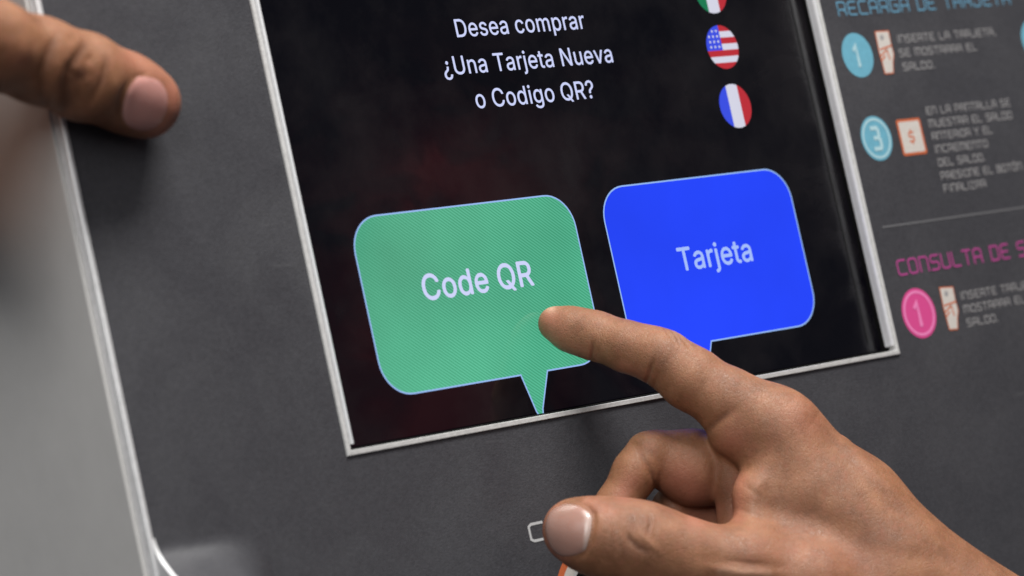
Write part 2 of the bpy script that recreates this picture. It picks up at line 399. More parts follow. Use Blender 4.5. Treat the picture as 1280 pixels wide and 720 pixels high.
plate('flag_emblem', circle(FRAD * .2, 20, *mxp), HS + .0001, M_FE, screen)

# ------------------------------------------------------------------ squared unicase lettering printed on the panel
R_ = .10
G = {'A': [[(0, 0), (0, .85), (.15, 1), (.45, 1), (.6, .85), (.6, 0)], [(0, .42), (.6, .42)]],
     'B': [[(0, 0), (0, 1), (.45, 1), (.55, .9), (.55, .62), (.45, .52), (.6, .42), (.6, .1), (.5, 0), (0, 0)], [(0, .52), (.45, .52)]],
     'C': [[(.6, 1), (.12, 1), (0, .88), (0, .12), (.12, 0), (.6, 0)]],
     'D': [[(0, 0), (0, 1), (.48, 1), (.6, .88), (.6, .12), (.48, 0), (0, 0)]],
     'E': [[(.58, 0), (.12, 0), (0, .12), (0, .88), (.12, 1), (.58, 1)], [(0, .5), (.5, .5)]],
     'F': [[(0, 0), (0, 1), (.55, 1)], [(0, .52), (.45, .52)]],
     'G': [[(.6, 1), (.12, 1), (0, .88), (0, .12), (.12, 0), (.6, 0), (.6, .5), (.3, .5)]],
     'I': [[(.05, 0), (.05, 1)]],
     'J': [[(.55, 1), (.55, .12), (.43, 0), (.1, 0), (0, .1), (0, .25)]],
     'L': [[(0, 1), (0, .1), (.1, 0), (.55, 0)]],
     'M': [[(0, 0), (0, 1), (.68, 1), (.8, .88), (.8, 0)], [(.4, 1), (.4, 0)]],
     'N': [[(0, 0), (0, 1), (.48, 1), (.6, .88), (.6, 0)]],
     'O': [[(.12, 0), (0, .12), (0, .88), (.12, 1), (.48, 1), (.6, .88), (.6, .12), (.48, 0), (.12, 0)]],
     'P': [[(0, 0), (0, 1), (.48, 1), (.6, .88), (.6, .52), (.5, .42), (0, .42)]],
     'R': [[(0, 0), (0, 1), (.48, 1), (.6, .88), (.6, .52), (.5, .42), (0, .42)], [(.4, .42), (.6, .2), (.6, 0)]],
     'S': [[(.58, 1), (.12, 1), (0, .88), (0, .6), (.1, .52), (.48, .52), (.58, .42), (.58, .12), (.46, 0), (0, 0)]],
     'T': [[(0, 1), (.6, 1)], [(.3, 1), (.3, 0)]],
     'U': [[(0, 1), (0, .12), (.12, 0), (.48, 0), (.6, .12), (.6, 1)]],
     'Y': [[(0, 1), (.3, .5), (.6, 1)], [(.3, .5), (.3, 0)]],
     'Z': [[(0, 1), (.6, 1), (0, 0), (.6, 0)]],
     '.': [[(.02, 0), (.02, .1)]], ',': [[(.06, .08), (0, -.12)]],
     '1': [[(.08, .78), (.3, 1), (.3, 0)]],
     '3': [[(0, 1), (.45, 1), (.55, .9), (.55, .62), (.45, .52), (.15, .52)], [(.45, .52), (.6, .42), (.6, .1), (.5, 0), (0, 0)]],
     '$': [[(.55, .82), (.1, .82), (0, .72), (0, .58), (.1, .5), (.45, .5), (.55, .42), (.55, .26), (.45, .18), (0, .18)], [(.28, 1), (.28, .82)], [(.28, .18), (.28, 0)]]}
ADV = {'I': .1, 'M': .8, '.': .08, ',': .08, ' ': .28}
def layout(txt, gap=.24):
    x = 0; out = []
    for ch in txt:
        acc = ch == 'Ó'; c2 = 'O' if acc else ch
        for pl in G.get(c2, []): out.append([(x + a, b_) for a, b_ in pl])
        if acc: out.append([(x + .22, 1.14), (x + .42, 1.3)])
        x += ADV.get(c2, .6) + gap
    return out, x - gap
def strokes(name, polys, tx, sw, h, material, parent, label=None):
    pv, fs = [], []
    for k, pl in enumerate(polys):
        pts = [Vector(tx(a, b_)) for a, b_ in pl]; closed = (pts[0] - pts[-1]).length < 1e-7
        if closed: pts = pts[:-1]
        nn = len(pts); z = h + 1.2e-5 * (k % 4); base = len(pv)
        for i in range(nn):
            p = pts[i]
            e1 = (p - pts[i - 1]).normalized() if (i > 0 or closed) else None
            e2 = (pts[(i + 1) % nn] - p).normalized() if (i < nn - 1 or closed) else None
            e1 = e1 or e2; e2 = e2 or e1
            m = Vector((-e1.y, e1.x)) + Vector((-e2.y, e2.x)); m = m / max(.5, m.length_squared / 2) * sw / 2
            ext = Vector((0, 0))
            if not closed and i == 0: ext = -e2 * sw * .4
            if not closed and i == nn - 1: ext = e1 * sw * .4
            pv += [(p.x + ext.x + m.x, p.y + ext.y + m.y, z), (p.x + ext.x - m.x, p.y + ext.y - m.y, z)]
        for i in range(nn if closed else nn - 1):
            j = (i + 1) % nn; fs.append([base + 2 * i + 1, base + 2 * j + 1, base + 2 * j, base + 2 * i])
    o = panel_mesh(name, pv, fs, material, parent)
    if label: o['label'] = label
    return o
def print_text(txt, left, right, cap_px, material, fit=None, sw=.15, h=.00012, name='printed_text'):
    A = back(*left, h); B = back(*right, h); w = B[0] - A[0]; y0 = (A[1] + B[1]) / 2 if abs(A[1] - B[1]) < .004 else A[1]
    polys, wd = layout(txt); _, fw = layout(fit or txt); s = w / fw
    ch = cap_px / 3.45e3
    return strokes(name, polys, lambda a, b_: (A[0] + a * s, y0 + b_ * ch), sw * ch, h, material, front, 'printed lettering reading ' + txt)
print_text('RECARGA DE TARJETA', (1049, 19), (1263, 5), 19.5, M_INK_B, sw=.13)
for t, a, c in (('INSERTE LA TARJETA,', (1122.5, 50.6), (1245, 46)), ('SE MOSTRARA EL', (1125.2, 70), (1221.5, 63)), ('SALDO.', (1130, 87.8), (1168.5, 84.6)),
                ('EN LA PANTALLA SE', (1158.8, 142), (1263, 133)), ('MUESTRA EL SALDO', (1162, 157.6), (1265.5, 149)), ('ANTERIOR Y EL', (1166, 173.6), (1241, 167.2)),
                ('INCREMENTO', (1169.5, 190), (1235, 184.3)), ('DEL SALDO.', (1174, 206.6), (1231.5, 201.3)), ('PRESIONE EL BOTÓN', (1177, 222.6), (1278, 213.2)),
                ('FINALIZAR', (1181, 239.4), (1233, 234)), ('MOSTRARA EL', (1205.5, 389.2), (1282, 379.6)), ('SALDO.', (1209.6, 407), (1248, 402))):
    print_text(t, a, c, 10.4, M_INK_G, sw=.15)
print_text('INSERTE TARJETA, SE', (1201.5, 371.6), (1320, 357), 10.4, M_INK_G, sw=.15)
print_text('CONSULTA DE SALDO', (1124, 342.2), (1263, 323.5), 21, M_INK_P, fit='CONSULTA DE', sw=.15)
p = back(664.5, 677); s_ = back(682, 672)
polys, wd = layout('C')
strokes('printed_text', polys, lambda a, b_: (p[0] + a / .6 * .0068, p[1] + b_ * .0062), .0010, .00012, mat('ink_silver', (.42, .42, .42), .5), front, 'printed silver letter C')
# separator line
a = back(1102.5, 282.8); c = back(1280, 260.4)
ym = (a[1] + c[1]) / 2
plate('separator_line', [(a[0], ym - .0004), (c[0] + .06, ym - .0004), (c[0] + .06, ym + .0004), (a[0], ym + .0004)], .00012, mat('ink_line', (0.115, 0.115, 0.12), 0.6), front)
# numbered discs and pictograms
def disc(px, py, r, mbase, mring, digit, lab, ring):
    c = back(px, py)
    o = plate('number_disc', circle(r, 48, c[0], c[1]), .0001, mbase, front); o['label'] = lab
    if ring:
        ring_strip('disc_ring', circle(r * .90, 48, c[0], c[1]), circle(r * .80, 48, c[0], c[1]), .00016, mring, front)
    polys, wd = layout(digit); s = r * .92
    if digit: strokes('disc_digit', polys, lambda a, b_: (c[0] + (a - wd / 2 + (-.02 if digit == '1' else 0)) * s * .8, c[1] + (b_ - .5) * s), s * .2, .0002, mring, front)
disc(1071.9, 69, .0076 * K, M_DOT_B, M_DOT_B2, '1', 'blue printed disc numbered 1', False)
disc(1095.5, 173, .0076 * K, M_DOT_B, M_DOT_B2, '3', 'blue printed disc numbered 3', True)
disc(1294, 50, .0076 * K, M_DOT_B, M_DOT_B2, '', 'blue printed disc cut by the picture edge', False)
disc(1148.6, 391.5, .0084 * K, M_DOT_P, M_DOT_P2, '1', 'pink printed disc numbered 1', True)
def pict(pts_px, lab):
    """card held over a hand: white shapes with an orange rim"""
    P = [back(*q)[:2] for q in pts_px]
    o = tess('pictogram', P, .0001, M_ICON_O, front); o['label'] = lab
    tess('pictogram_white', inset(P[::-1] if area2(P) < 0 else P, .0005), .00015, M_ICON_W, front)
def area2(P): return sum(P[i - 1][0] * P[i][1] - P[i][0] * P[i - 1][1] for i in range(len(P)))
def hand_pict(dx, dy, lab):
    q = [(1093, 39), (1110.5, 38), (1114.5, 57), (1117.5, 68), (1116.5, 78), (1117, 92), (1106, 93), (1102.5, 80), (1098.5, 66)]
    pts = [(x + dx, y + dy) for x, y in q]; pict(pts[::-1], lab)
    for (x0, y0, x1, y1) in ((1100, 62, 1114, 57), (1101, 70, 1108, 62), (1108, 62, 1112, 74), (1102, 76, 1106, 70)):
        A = back(x0 + dx, y0 + dy); B = back(x1 + dx, y1 + dy)
        strokes('pictogram_line', [[(A[0], A[1]), (B[0], B[1])]], lambda a, b_: (a, b_), .0007, .0002, M_ICON_O, front)
    c = back(1102 + dx, 47 + dy)
    plate('pictogram_mark', circle(.0012, 16, c[0], c[1]), .0002, M_INK_G, front)
hand_pict(0, 0, 'small orange rimmed pictogram of a hand inserting a card')
hand_pict(80.5, 320, 'small orange rimmed pictogram of a hand inserting a card below the magenta heading')
c = back(1139.3, 171)
def sq(s, r): return rrect(c[0] - s, c[0] + s, c[1] - s, c[1] + s, r, None, 5)
o = plate('pictogram', sq(.0079, .001), .0001, M_ICON_O, front); o['label'] = 'orange rimmed square pictogram with a dollar sign'
plate('pictogram_white', sq(.0068, .0006), .00015, M_ICON_W, front)
polys, wd = layout('$')
strokes('pictogram_line', polys, lambda a, b_: (c[0] + (a - wd / 2) * .0052, c[1] + (b_ - .5) * .0060), .0008, .0002, M_ICON_O, front)
# round orange-rimmed sticker below the screen
c = back(747, 747)
for i, (r, mm) in enumerate(((.0205, M_ICON_O), (.0178, M_ICON_W), (.0140, M_FRAME), (.0128, M_GASKET))):
    o = plate('round_sticker' if i == 0 else 'sticker_ring', circle(r, 64, c[0], c[1]), .0001 + .00005 * i, mm, front)
    if i == 0: o['label'] = 'round orange and white printed emblem under the screen'

# ------------------------------------------------------------------ hands: distance fields turned into one continuous skin
def C(px, py, dz):                    # pixel + millimetres towards the viewer -> camera space (mm)
    d = D0 * 1000 - dz
    return np.array([(px - 640) / F * d, -(py - 360) / F * d, -d])
def P(px, py, h):                     # pixel + height above the panel (mm) -> camera space (mm)
    return cam_pt(back(px, py, h / 1000)) * 1000
def project(v):                       # camera space mm -> pixels
    return 640 + F * v[:, 0] / -v[:, 2], 360 - F * v[:, 1] / -v[:, 2]
def cone(X, a, ra, b, rb):            # rounded cone
    a = a.astype(np.float32); b = b.astype(np.float32); ab = b - a; L2 = float(ab @ ab)
    dx = X[0] - a[0]; dy = X[1] - a[1]; dz = X[2] - a[2]
    t = np.clip((dx * ab[0] + dy * ab[1] + dz * ab[2]) / L2, 0, 1)
    return np.sqrt((dx - t * ab[0]) ** 2 + (dy - t * ab[1]) ** 2 + (dz - t * ab[2]) ** 2) - (ra + t * (rb - ra))
def smin(a, b, k):
    hh = np.maximum(k - np.abs(a - b), 0) / k
    return np.minimum(a, b) - hh * hh * k * .25
def field(X, groups):
    d = None
    for kg, chain in groups:          # chain: list of (a, ra, b, rb, k) blended inside, then onto the rest with kg
        g = None
        for a, ra, b, rb, k in chain:
            c = cone(X, a, ra, b, rb); g = c if g is None else smin(g, c, k)
        d = g if d is None else smin(d, g, kg)
    return d
def chain(pts, k=3.0):                # pts: (vec, r)
    return [(pts[i][0], pts[i][1], pts[i + 1][0], pts[i + 1][1], k) for i in range(len(pts) - 1)]
def nets(groups, lo, hi, vs):
    nx, ny, nz = [int(math.ceil((hi[i] - lo[i]) / vs)) + 1 for i in range(3)]
    ax = [(lo[i] + vs * np.arange(m)).astype(np.float32) for i, m in enumerate((nx, ny, nz))]
    D = np.empty((nx, ny, nz), np.float32)
    step = 24
    for s in range(0, nx, step):
        X = (ax[0][s:s + step, None, None], ax[1][None, :, None], ax[2][None, None, :])
        D[s:s + step] = field(X, groups)
    S = D < 0
    acc = np.zeros((nx - 1, ny - 1, nz - 1, 3), np.float32); cnt = np.zeros((nx - 1, ny - 1, nz - 1), np.float32)
    for axis in range(3):
        o1, o2 = [q for q in range(3) if q != axis]
        for i in (0, 1):
            for j in (0, 1):
                sl0 = [None] * 3; sl1 = [None] * 3
                n_ = (nx, ny, nz)
                sl0[axis] = slice(0, n_[axis] - 1); sl1[axis] = slice(1, n_[axis])
                sl0[o1] = sl1[o1] = slice(i, n_[o1] - 1 + i); sl0[o2] = sl1[o2] = slice(j, n_[o2] - 1 + j)
                d0 = D[tuple(sl0)]; d1 = D[tuple(sl1)]; x = (d0 < 0) != (d1 < 0)
                w = np.where(x, d0 / np.where(x, d0 - d1, 1), 0)
                acc[..., axis] += np.where(x, w, 0); acc[..., o1] += np.where(x, i, 0); acc[..., o2] += np.where(x, j, 0); cnt += x
    act = cnt > 0; idx = -np.ones(act.shape, np.int64); idx[act] = np.arange(act.sum())
    cells = np.argwhere(act); v = (cells + acc[act] / cnt[act][:, None]) * vs + np.array(lo)
    quads = []
    for axis in range(3):
        o1, o2 = [(1, 2), (2, 0), (0, 1)][axis]
        sl0 = [slice(1, -1)] * 3; sl1 = [slice(1, -1)] * 3; sl0[axis] = slice(0, -1); sl1[axis] = slice(1, None)
        a = S[tuple(sl0)]; b = S[tuple(sl1)]
        for flip in (False, True):
            e = np.argwhere((a & ~b) if not flip else (~a & b))
            if not len(e): continue
            e = e + np.array([0 if q == axis else 1 for q in range(3)])
            def cell(d1, d2):
                q = e.copy(); q[:, o1] += d1; q[:, o2] += d2; return idx[q[:, 0], q[:, 1], q[:, 2]]
            qd = np.stack([cell(-1, -1), cell(0, -1), cell(0, 0), cell(-1, 0)], 1)
            quads.append(qd[:, ::-1] if flip else qd)
    return v, np.concatenate(quads)
def normals(v, q):
    n_ = np.cross(v[q[:, 2]] - v[q[:, 0]], v[q[:, 3]] - v[q[:, 1]])
    out = np.zeros_like(v)
    for i in range(4): np.add.at(out, q[:, i], n_)
    return out / (np.linalg.norm(out, axis=1, keepdims=True) + 1e-12)
def relax(v, q, it=2, w=.5):
    e = np.concatenate([q[:, [0, 1]], q[:, [1, 2]], q[:, [2, 3]], q[:, [3, 0]]]); e = np.concatenate([e, e[:, ::-1]])
    cnt = np.maximum(np.bincount(e[:, 0], minlength=len(v)), 1)[:, None]
    for _ in range(it):
        s = np.stack([np.bincount(e[:, 0], weights=v[e[:, 1], k], minlength=len(v)) for k in range(3)], 1)
        v = v * (1 - w) + s / cnt * w
    return v
def seg_dist(x, y, pts, taper=False):
    d = np.full(len(x), 1e9); u = np.zeros(len(x)); acc = 0.0
    tot = sum(math.hypot(b_[0] - a_[0], b_[1] - a_[1]) for a_, b_ in zip(pts[:-1], pts[1:]))
    for (x0, y0), (x1, y1) in zip(pts[:-1], pts[1:]):
        ln = math.hypot(x1 - x0, y1 - y0); L2 = ln * ln + 1e-9
        t = np.clip(((x - x0) * (x1 - x0) + (y - y0) * (y1 - y0)) / L2, 0, 1)
        dd = np.hypot(x - x0 - t * (x1 - x0), y - y0 - t * (y1 - y0)); m = dd < d
        d = np.where(m, dd, d); u = np.where(m, (acc + t * ln) / (tot + 1e-9), u); acc += ln
    return (d, u) if taper else d
def sculpt(v, q, strokes_):           # strokes_: (polyline in pixels, width px, depth mm (+ pushes in), depth range or None)
    n_ = normals(v, q); x, y = project(v)
    face = np.clip(-(n_ * v).sum(1) / np.linalg.norm(v, axis=1) * 2.2 + .35, 0, 1)
    off = np.zeros(len(v))
    for pts, w, dep, rng in strokes_:
        if len(pts) == 1: pts = [pts[0], (pts[0][0] + .01, pts[0][1])]
        d, u = seg_dist(x, y, pts, True); g = np.exp(-(d / w) ** 2)
        if math.hypot(pts[-1][0] - pts[0][0], pts[-1][1] - pts[0][1]) > 1: g = g * np.sin(np.pi * np.clip(u * .94 + .03, 0, 1)) ** .8
        if rng: dz = D0 * 1000 + v[:, 2]; g = g * ((dz > rng[0]) & (dz < rng[1]))
        off -= dep * g * face
    return v + n_ * off[:, None]

def skin_mat():
    m = mat('skin', (0.42, 0.22, 0.13), 0.55, 0, 0.38)
    n, l, b = nodes(m)
    b.inputs['Subsurface Weight'].default_value = 0.15; b.inputs['Subsurface Radius'].default_value = (1.0, 0.35, 0.18)
    b.inputs['Subsurface Scale'].default_value = 0.0022
    tc = n.new('ShaderNodeTexCoord')
    def noise(s, d, r=.6):
        q = n.new('ShaderNodeTexNoise'); q.inputs['Scale'].default_value = s; q.inputs['Detail'].default_value = d; q.inputs['Roughness'].default_value = r
        l.new(tc.outputs['Object'], q.inputs['Vector']); return q
    def mix(fac, a, c, mode='MIX'):
        q = n.new('ShaderNodeMix'); q.data_type = 'RGBA'; q.blend_type = mode
        for s, val in ((0, fac), (6, a), (7, c)):
            if hasattr(val, 'links') or hasattr(val, 'is_linked'): l.new(val, q.inputs[s])
            else: q.inputs[s].default_value = val if s == 0 else (*val, 1)
        return q.outputs[2]
    def ramp(sock, a, c, lo, hi):
        q = n.new('ShaderNodeMapRange'); l.new(sock, q.inputs[0])
        for i, val in enumerate((a, c, lo, hi)): q.inputs[i + 1].default_value = val
        return q.outputs[0]
    n1 = noise(70, 5); n2 = noise(420, 3); n3 = noise(1500, 2)
    base = mix(ramp(n1.outputs['Fac'], .32, .68, 0, 1), (0.170, 0.071, 0.033), (0.295, 0.135, 0.067))
    base = mix(ramp(n2.outputs['Fac'], .45, .75, 0, .45), base, (0.30, 0.112, 0.066))
    n4 = noise(170, 4, .7); base = mix(ramp(n4.outputs['Fac'], .52, .72, 0, .3), base, (0.40, 0.200, 0.110))
    at = n.new('ShaderNodeAttribute'); at.attribute_name = 'tone'
    sp = n.new('ShaderNodeSeparateColor'); l.new(at.outputs['Color'], sp.inputs[0])
    base = mix(sp.outputs[0], base, (0.40, 0.145, 0.098))       # flushed skin
    base = mix(sp.outputs[1], base, (0.10, 0.040, 0.022))       # knuckle pigment, plus shade painted into creases and hollows
    base = mix(sp.outputs[2], base, (0.56, 0.36, 0.25))         # thin pale skin
    l.new(base, b.inputs['Base Color'])
    vo = n.new('ShaderNodeTexVoronoi'); vo.feature = 'DISTANCE_TO_EDGE'; vo.inputs['Scale'].default_value = 1300
    l.new(tc.outputs['Object'], vo.inputs['Vector'])
    ad = n.new('ShaderNodeMath'); ad.operation = 'ADD'; l.new(n3.outputs['Fac'], ad.inputs[0])
    l.new(ramp(vo.outputs['Distance'], 0, .12, 0, .6), ad.inputs[1])
    v2 = n.new('ShaderNodeTexVoronoi'); v2.feature = 'DISTANCE_TO_EDGE'; v2.inputs['Scale'].default_value = 430
    dm = n.new('ShaderNodeVectorMath'); dm.operation = 'MULTIPLY_ADD'; dm.inputs[1].default_value = (.004, .004, .004)
    l.new(n2.outputs['Color'], dm.inputs[0]); l.new(tc.outputs['Object'], dm.inputs[2]); l.new(dm.outputs[0], v2.inputs['Vector'])
    a2 = n.new('ShaderNodeMath'); a2.operation = 'ADD'; l.new(ad.outputs[0], a2.inputs[0]); l.new(ramp(v2.outputs['Distance'], 0, .10, 0, .9), a2.inputs[1]); ad = a2
    bp = n.new('ShaderNodeBump'); bp.inputs['Strength'].default_value = .36; bp.inputs['Distance'].default_value = .00026
    l.new(ad.outputs[0], bp.inputs['Height']); l.new(bp.outputs['Normal'], b.inputs['Normal'])
    l.new(ramp(n2.outputs['Fac'], .3, .7, .42, .60), b.inputs['Roughness'])
    return m
M_SKIN = skin_mat()
M_NAIL = mat('nail', (0.56, 0.33, 0.29), 0.27, 0, 0.5)
n, l, b = nodes(M_NAIL); b.inputs['Subsurface Weight'].default_value = .3; b.inputs['Subsurface Radius'].default_value = (1, .5, .4); b.inputs['Subsurface Scale'].default_value = .002
at = n.new('ShaderNodeAttribute'); at.attribute_name = 'tone'; mx = n.new('ShaderNodeMix'); mx.data_type = 'RGBA'
sp = n.new('ShaderNodeSeparateColor'); l.new(at.outputs['Color'], sp.inputs[0]); l.new(sp.outputs[0], mx.inputs[0])
mx.inputs[6].default_value = (0.345, 0.195, 0.155, 1); mx.inputs[7].default_value = (0.62, 0.53, 0.48, 1); m2 = n.new('ShaderNodeMix'); m2.data_type = 'RGBA'; m2.inputs[7].default_value = (0.47, 0.23, 0.20, 1)
mt = n.new('ShaderNodeMath'); mt.operation = 'MULTIPLY'; mt.inputs[1].default_value = .85; l.new(sp.outputs[1], mt.inputs[0]); l.new(mt.outputs[0], m2.inputs[0])
l.new(mx.outputs[2], m2.inputs[6]); l.new(m2.outputs[2], b.inputs['Base Color'])
tc = n.new('ShaderNodeTexCoord'); nz = n.new('ShaderNodeTexNoise'); nz.inputs['Scale'].default_value = 260; nz.inputs['Detail'].default_value = 3
bp = n.new('ShaderNodeBump'); bp.inputs['Strength'].default_value = .25; bp.inputs['Distance'].default_value = .0003
l.new(tc.outputs['Object'], nz.inputs['Vector']); l.new(nz.outputs['Fac'], bp.inputs['Height']); l.new(bp.outputs['Normal'], b.inputs['Normal'])

def set_tone(me, cols):
    at = me.color_attributes.new('tone', 'FLOAT_COLOR', 'POINT')
    c4 = np.ones((len(cols), 4), np.float32); c4[:, :3] = np.clip(cols, 0, 1); at.data.foreach_set('color', c4.ravel())
def blob(x, y, pts, w):
    if len(pts) == 1: pts = [pts[0], (pts[0][0] + .01, pts[0][1])]
    return np.exp(-(seg_dist(x, y, pts) / w) ** 2)
def make_hand(name, groups, lo, hi, vs, strokes_, tones, label):
    v, q = nets(groups, lo, hi, vs); v = relax(v, q, 4)
    v = sculpt(v, q, strokes_)
    pp = (v / 1000 - TC) @ RC                                # nothing sinks into the glass or the panel
    lim = np.where((pp[:, 0] > .004) & (pp[:, 0] < .296) & (pp[:, 1] > .004), HS + .00035, .0004)
    lim = np.where(pp[:, 0] < XL - .0055, -1, lim)
    pp[:, 2] = np.maximum(pp[:, 2], lim); v = (pp @ RC.T + TC) * 1000
    x, y = project(v); cols = np.zeros((len(v), 3))
    for chn, pts, w, amt in tones: cols[:, chn] = np.maximum(cols[:, chn], amt * blob(x, y, pts, w))
    wv_ = cam_to_world(v / 1000)
    o = link(name, wv_, q.tolist(), M_SKIN, None, smooth=True)
    set_tone(o.data, cols)
    o['label'] = label; o['category'] = 'hand'; o['group'] = 'hands on the machine'
    return o, v, q
def nail(hand, v, q, outline, lift, label, pale, sink=.15, pink=0.0):
    """nail plate: an outline traced over the finger and laid on its surface, with thickness"""
    bvh = BVHTree.FromPolygons([tuple(a) for a in v], [tuple(a) for a in q])
    cx = sum(p[0] for p in outline) / len(outline); cy = sum(p[1] for p in outline) / len(outline)
    # smooth closed outline
    m = len(outline); ring = []
    for i in range(m):
        p0, p1, p2, p3 = [np.array(outline[(i + k) % m], float) for k in (-1, 0, 1, 2)]
        for s in range(5):
            t = s / 5; ring.append(.5 * ((2 * p1) + (p2 - p0) * t + (2 * p0 - 5 * p1 + 4 * p2 - p3) * t * t + (3 * p1 - p0 - 3 * p2 + p3) * t ** 3))
    N = len(ring); rings = 9; pts = []; nn_ = []; cols = []
    for k in range(rings + 1):
        f = k / rings
        for p in ([np.array([cx, cy])] if k == 0 else [np.array([cx, cy]) + (p - np.array([cx, cy])) * f for p in ring]):
            d = Vector(((p[0] - 640) / F, -(p[1] - 360) / F, -1)).normalized()
            loc, nor, _, _ = bvh.ray_cast(Vector((0, 0, 0)), d)
            if loc is None: loc, nor, _, _ = bvh.find_nearest(d * D0 * 1000)
            edge = 1 - max(0, (f - .74) / .26) ** 2
            pts.append(np.array(loc) + np.array(nor) * (lift * edge + .05 - sink * (1 - edge))); nn_.append(np.array(nor))
            cols.append(p)
    pts = np.array(pts); nn_ = np.array(nn_); cols = np.array(cols)
    low = pts - nn_ * (lift + .6)
    tone = np.zeros((len(pts), 3)); tone[:, 0] = pale(cols[:, 0], cols[:, 1]); tone[:, 1] = pink
    fs = []
    for i in range(N): fs.append([0, 1 + i, 1 + (i + 1) % N])
    for k in range(rings - 1):
        for i in range(N):
            a = 1 + k * N + i; b_ = 1 + k * N + (i + 1) % N; fs.append([a, a + N, b_ + N, b_])
    nb = len(pts); base = 1 + (rings - 1) * N
    allp = np.concatenate([pts, low[base:]])
    for i in range(N):
        j = (i + 1) % N; fs.append([base + i, nb + i, nb + j, base + j])
    o = link('fingernail', cam_to_world(allp / 1000), fs, M_NAIL, hand, smooth=True); fix(o)
    set_tone(o.data, np.concatenate([tone, tone[base:]])); o['label'] = label
    return o

# ---- right hand, index finger on the green button
tipc = cam_pt(back(676, 398, HS)) * 1000
nrm = RC @ np.array([0, 0, 1.0])
def depth_of(pt): return D0 * 1000 + pt[2]
# fingertip centre sits one pad radius off the glass
def on_glass(px, py, r): return P(px, py, HS * 1000 + r)
i0 = on_glass(694, 404.5, 5.6)
di = depth_of(i0)
dj = di + 24                         # the hand stands off the panel behind the pointing finger
ix = [(i0, 6.5), (C(714, 411.5, di + 2.5), 7.9), (C(738, 418, di + 5), 8.3), (C(752, 422, di + 7), 8.2), (C(782, 432.5, di + 11), 8.9), (C(812, 441, di + 14), 9.3), (C(831, 449, di + 16.5), 10.0),
      (C(862, 472, di + 18), 11.3), (C(912, 503, di + 21), 12.0), (C(968, 537, di + 23), 14.2)]
R_GROUPS = [
    (1, chain(ix, 4)),
    (9, chain([(C(966, 537, dj - 1), 14.6), (C(1070, 629, dj + 2), 15.6), (C(1182, 748, dj + 6), 17.2), (C(1322, 832, dj + 8), 22), (C(1550, 945, dj + 10), 27)], 10)),      # index metacarpal, wrist
    (8, chain([(C(1032, 584, dj - 22), 13.6), (C(1086, 643, dj - 18), 13.5), (C(1184, 752, dj - 12), 16)], 8)),                    # middle metacarpal
    (8, chain([(C(1040, 640, dj - 36), 12.5), (C(1190, 785, dj - 22), 15), (C(1335, 850, dj - 8), 20)], 8)),                      # ring side of the hand
    (8, chain([(C(1030, 690, dj - 44), 11.5), (C(1195, 812, dj - 24), 16), (C(1335, 858, dj - 8), 20)], 8)),
    (14, chain([(C(1020, 622, dj + 8), 13), (C(1116, 712, dj + 12), 17), (C(1222, 785, dj + 10), 18)], 8)),                      # muscle between thumb and index
    (7, chain([(C(953, 574, dj + 4), 6.8), (C(944, 620, dj + 13), 6.6), (C(946, 690, dj + 22), 9)], 8)),                          # web
    (9, chain([(C(988, 560, dj + 2), 12), (C(988, 660, dj + 12), 11)], 8)),
    (5, chain([(C(918, 540, dj), 9.4), (C(948, 552, dj), 10)], 4)),                                                             # pad at the index base
    (3, chain([(C(908, 556, dj - 7), 6.5), (C(916, 600, dj - 8), 7), (C(924, 668, dj - 6), 8)], 5)),                              # inner side of the web
    (9, chain([(C(715, 662, dj + 27), 10.2), (C(728, 666, dj + 29), 11.4), (C(752, 672, dj + 30), 13.0), (C(778, 677, dj + 31), 13.9), (C(806, 682, dj + 31), 14.2), (C(840, 694, dj + 30), 13.6), (C(872, 703, dj + 29), 13.2),
               (C(930, 712, dj + 27), 14.6), (C(1010, 736, dj + 22), 18), (C(1100, 770, dj + 14), 21), (C(1220, 800, dj + 10), 22)], 6)),   # thumb
    (1.5, chain([(C(1025, 594, dj - 24), 12.6), (C(925, 592, dj - 22), 12.6), (C(866, 584, dj - 15), 13.6), (C(822, 573, dj - 12), 10.8)], 4)),  # middle finger, proximal
    (.7, chain([(C(812, 571, dj - 10), 9.8), (C(795, 590, dj - 7), 8.4), (C(770, 634, dj - 5), 7.9), (C(758, 655, dj - 6), 8.0)], 3)),     # middle phalanx
    (1.0, chain([(C(762, 664, dj - 8), 8.0), (C(800, 668, dj - 11), 7.8), (C(848, 668, dj - 13), 7.2)], 3)),                       # fingertip folded under
    (1.0, chain([(C(1020, 640, dj - 36), 11.5), (C(905, 650, dj - 32), 10.5), (C(845, 634, dj - 25), 9.0)], 4)),                        # ring finger
    (1.0, chain([(C(842, 640, dj - 25), 8.8), (C(832, 700, dj - 24), 8.0), (C(880, 712, dj - 28), 7.5)], 3)),
    (1.0, chain([(C(1015, 690, dj - 44), 10), (C(930, 700, dj - 42), 9.0), (C(890, 704, dj - 34), 7.8), (C(890, 740, dj - 34), 7), (C(930, 752, dj - 38), 6.5)], 3)),  # little finger
]
for kg, ch in R_GROUPS:               # every joint must stay in front of the panel
    for a, ra, b_, rb, k in ch:
        for pt, r in ((a, ra), (b_, rb)):
            pp = RC.T @ (pt / 1000 - TC)
            lim = HS if 0.004 < pp[0] < .296 and pp[1] > .004 else 0
            if pp[2] - r / 1000 < lim - .0005: print('IN PANEL', [round(float(c_[0])) for c_ in project(pt[None])], round((pp[2] - r / 1000 - lim) * 1000, 1))
TH = (dj + 4, 110); BK = (-80, dj + 5)
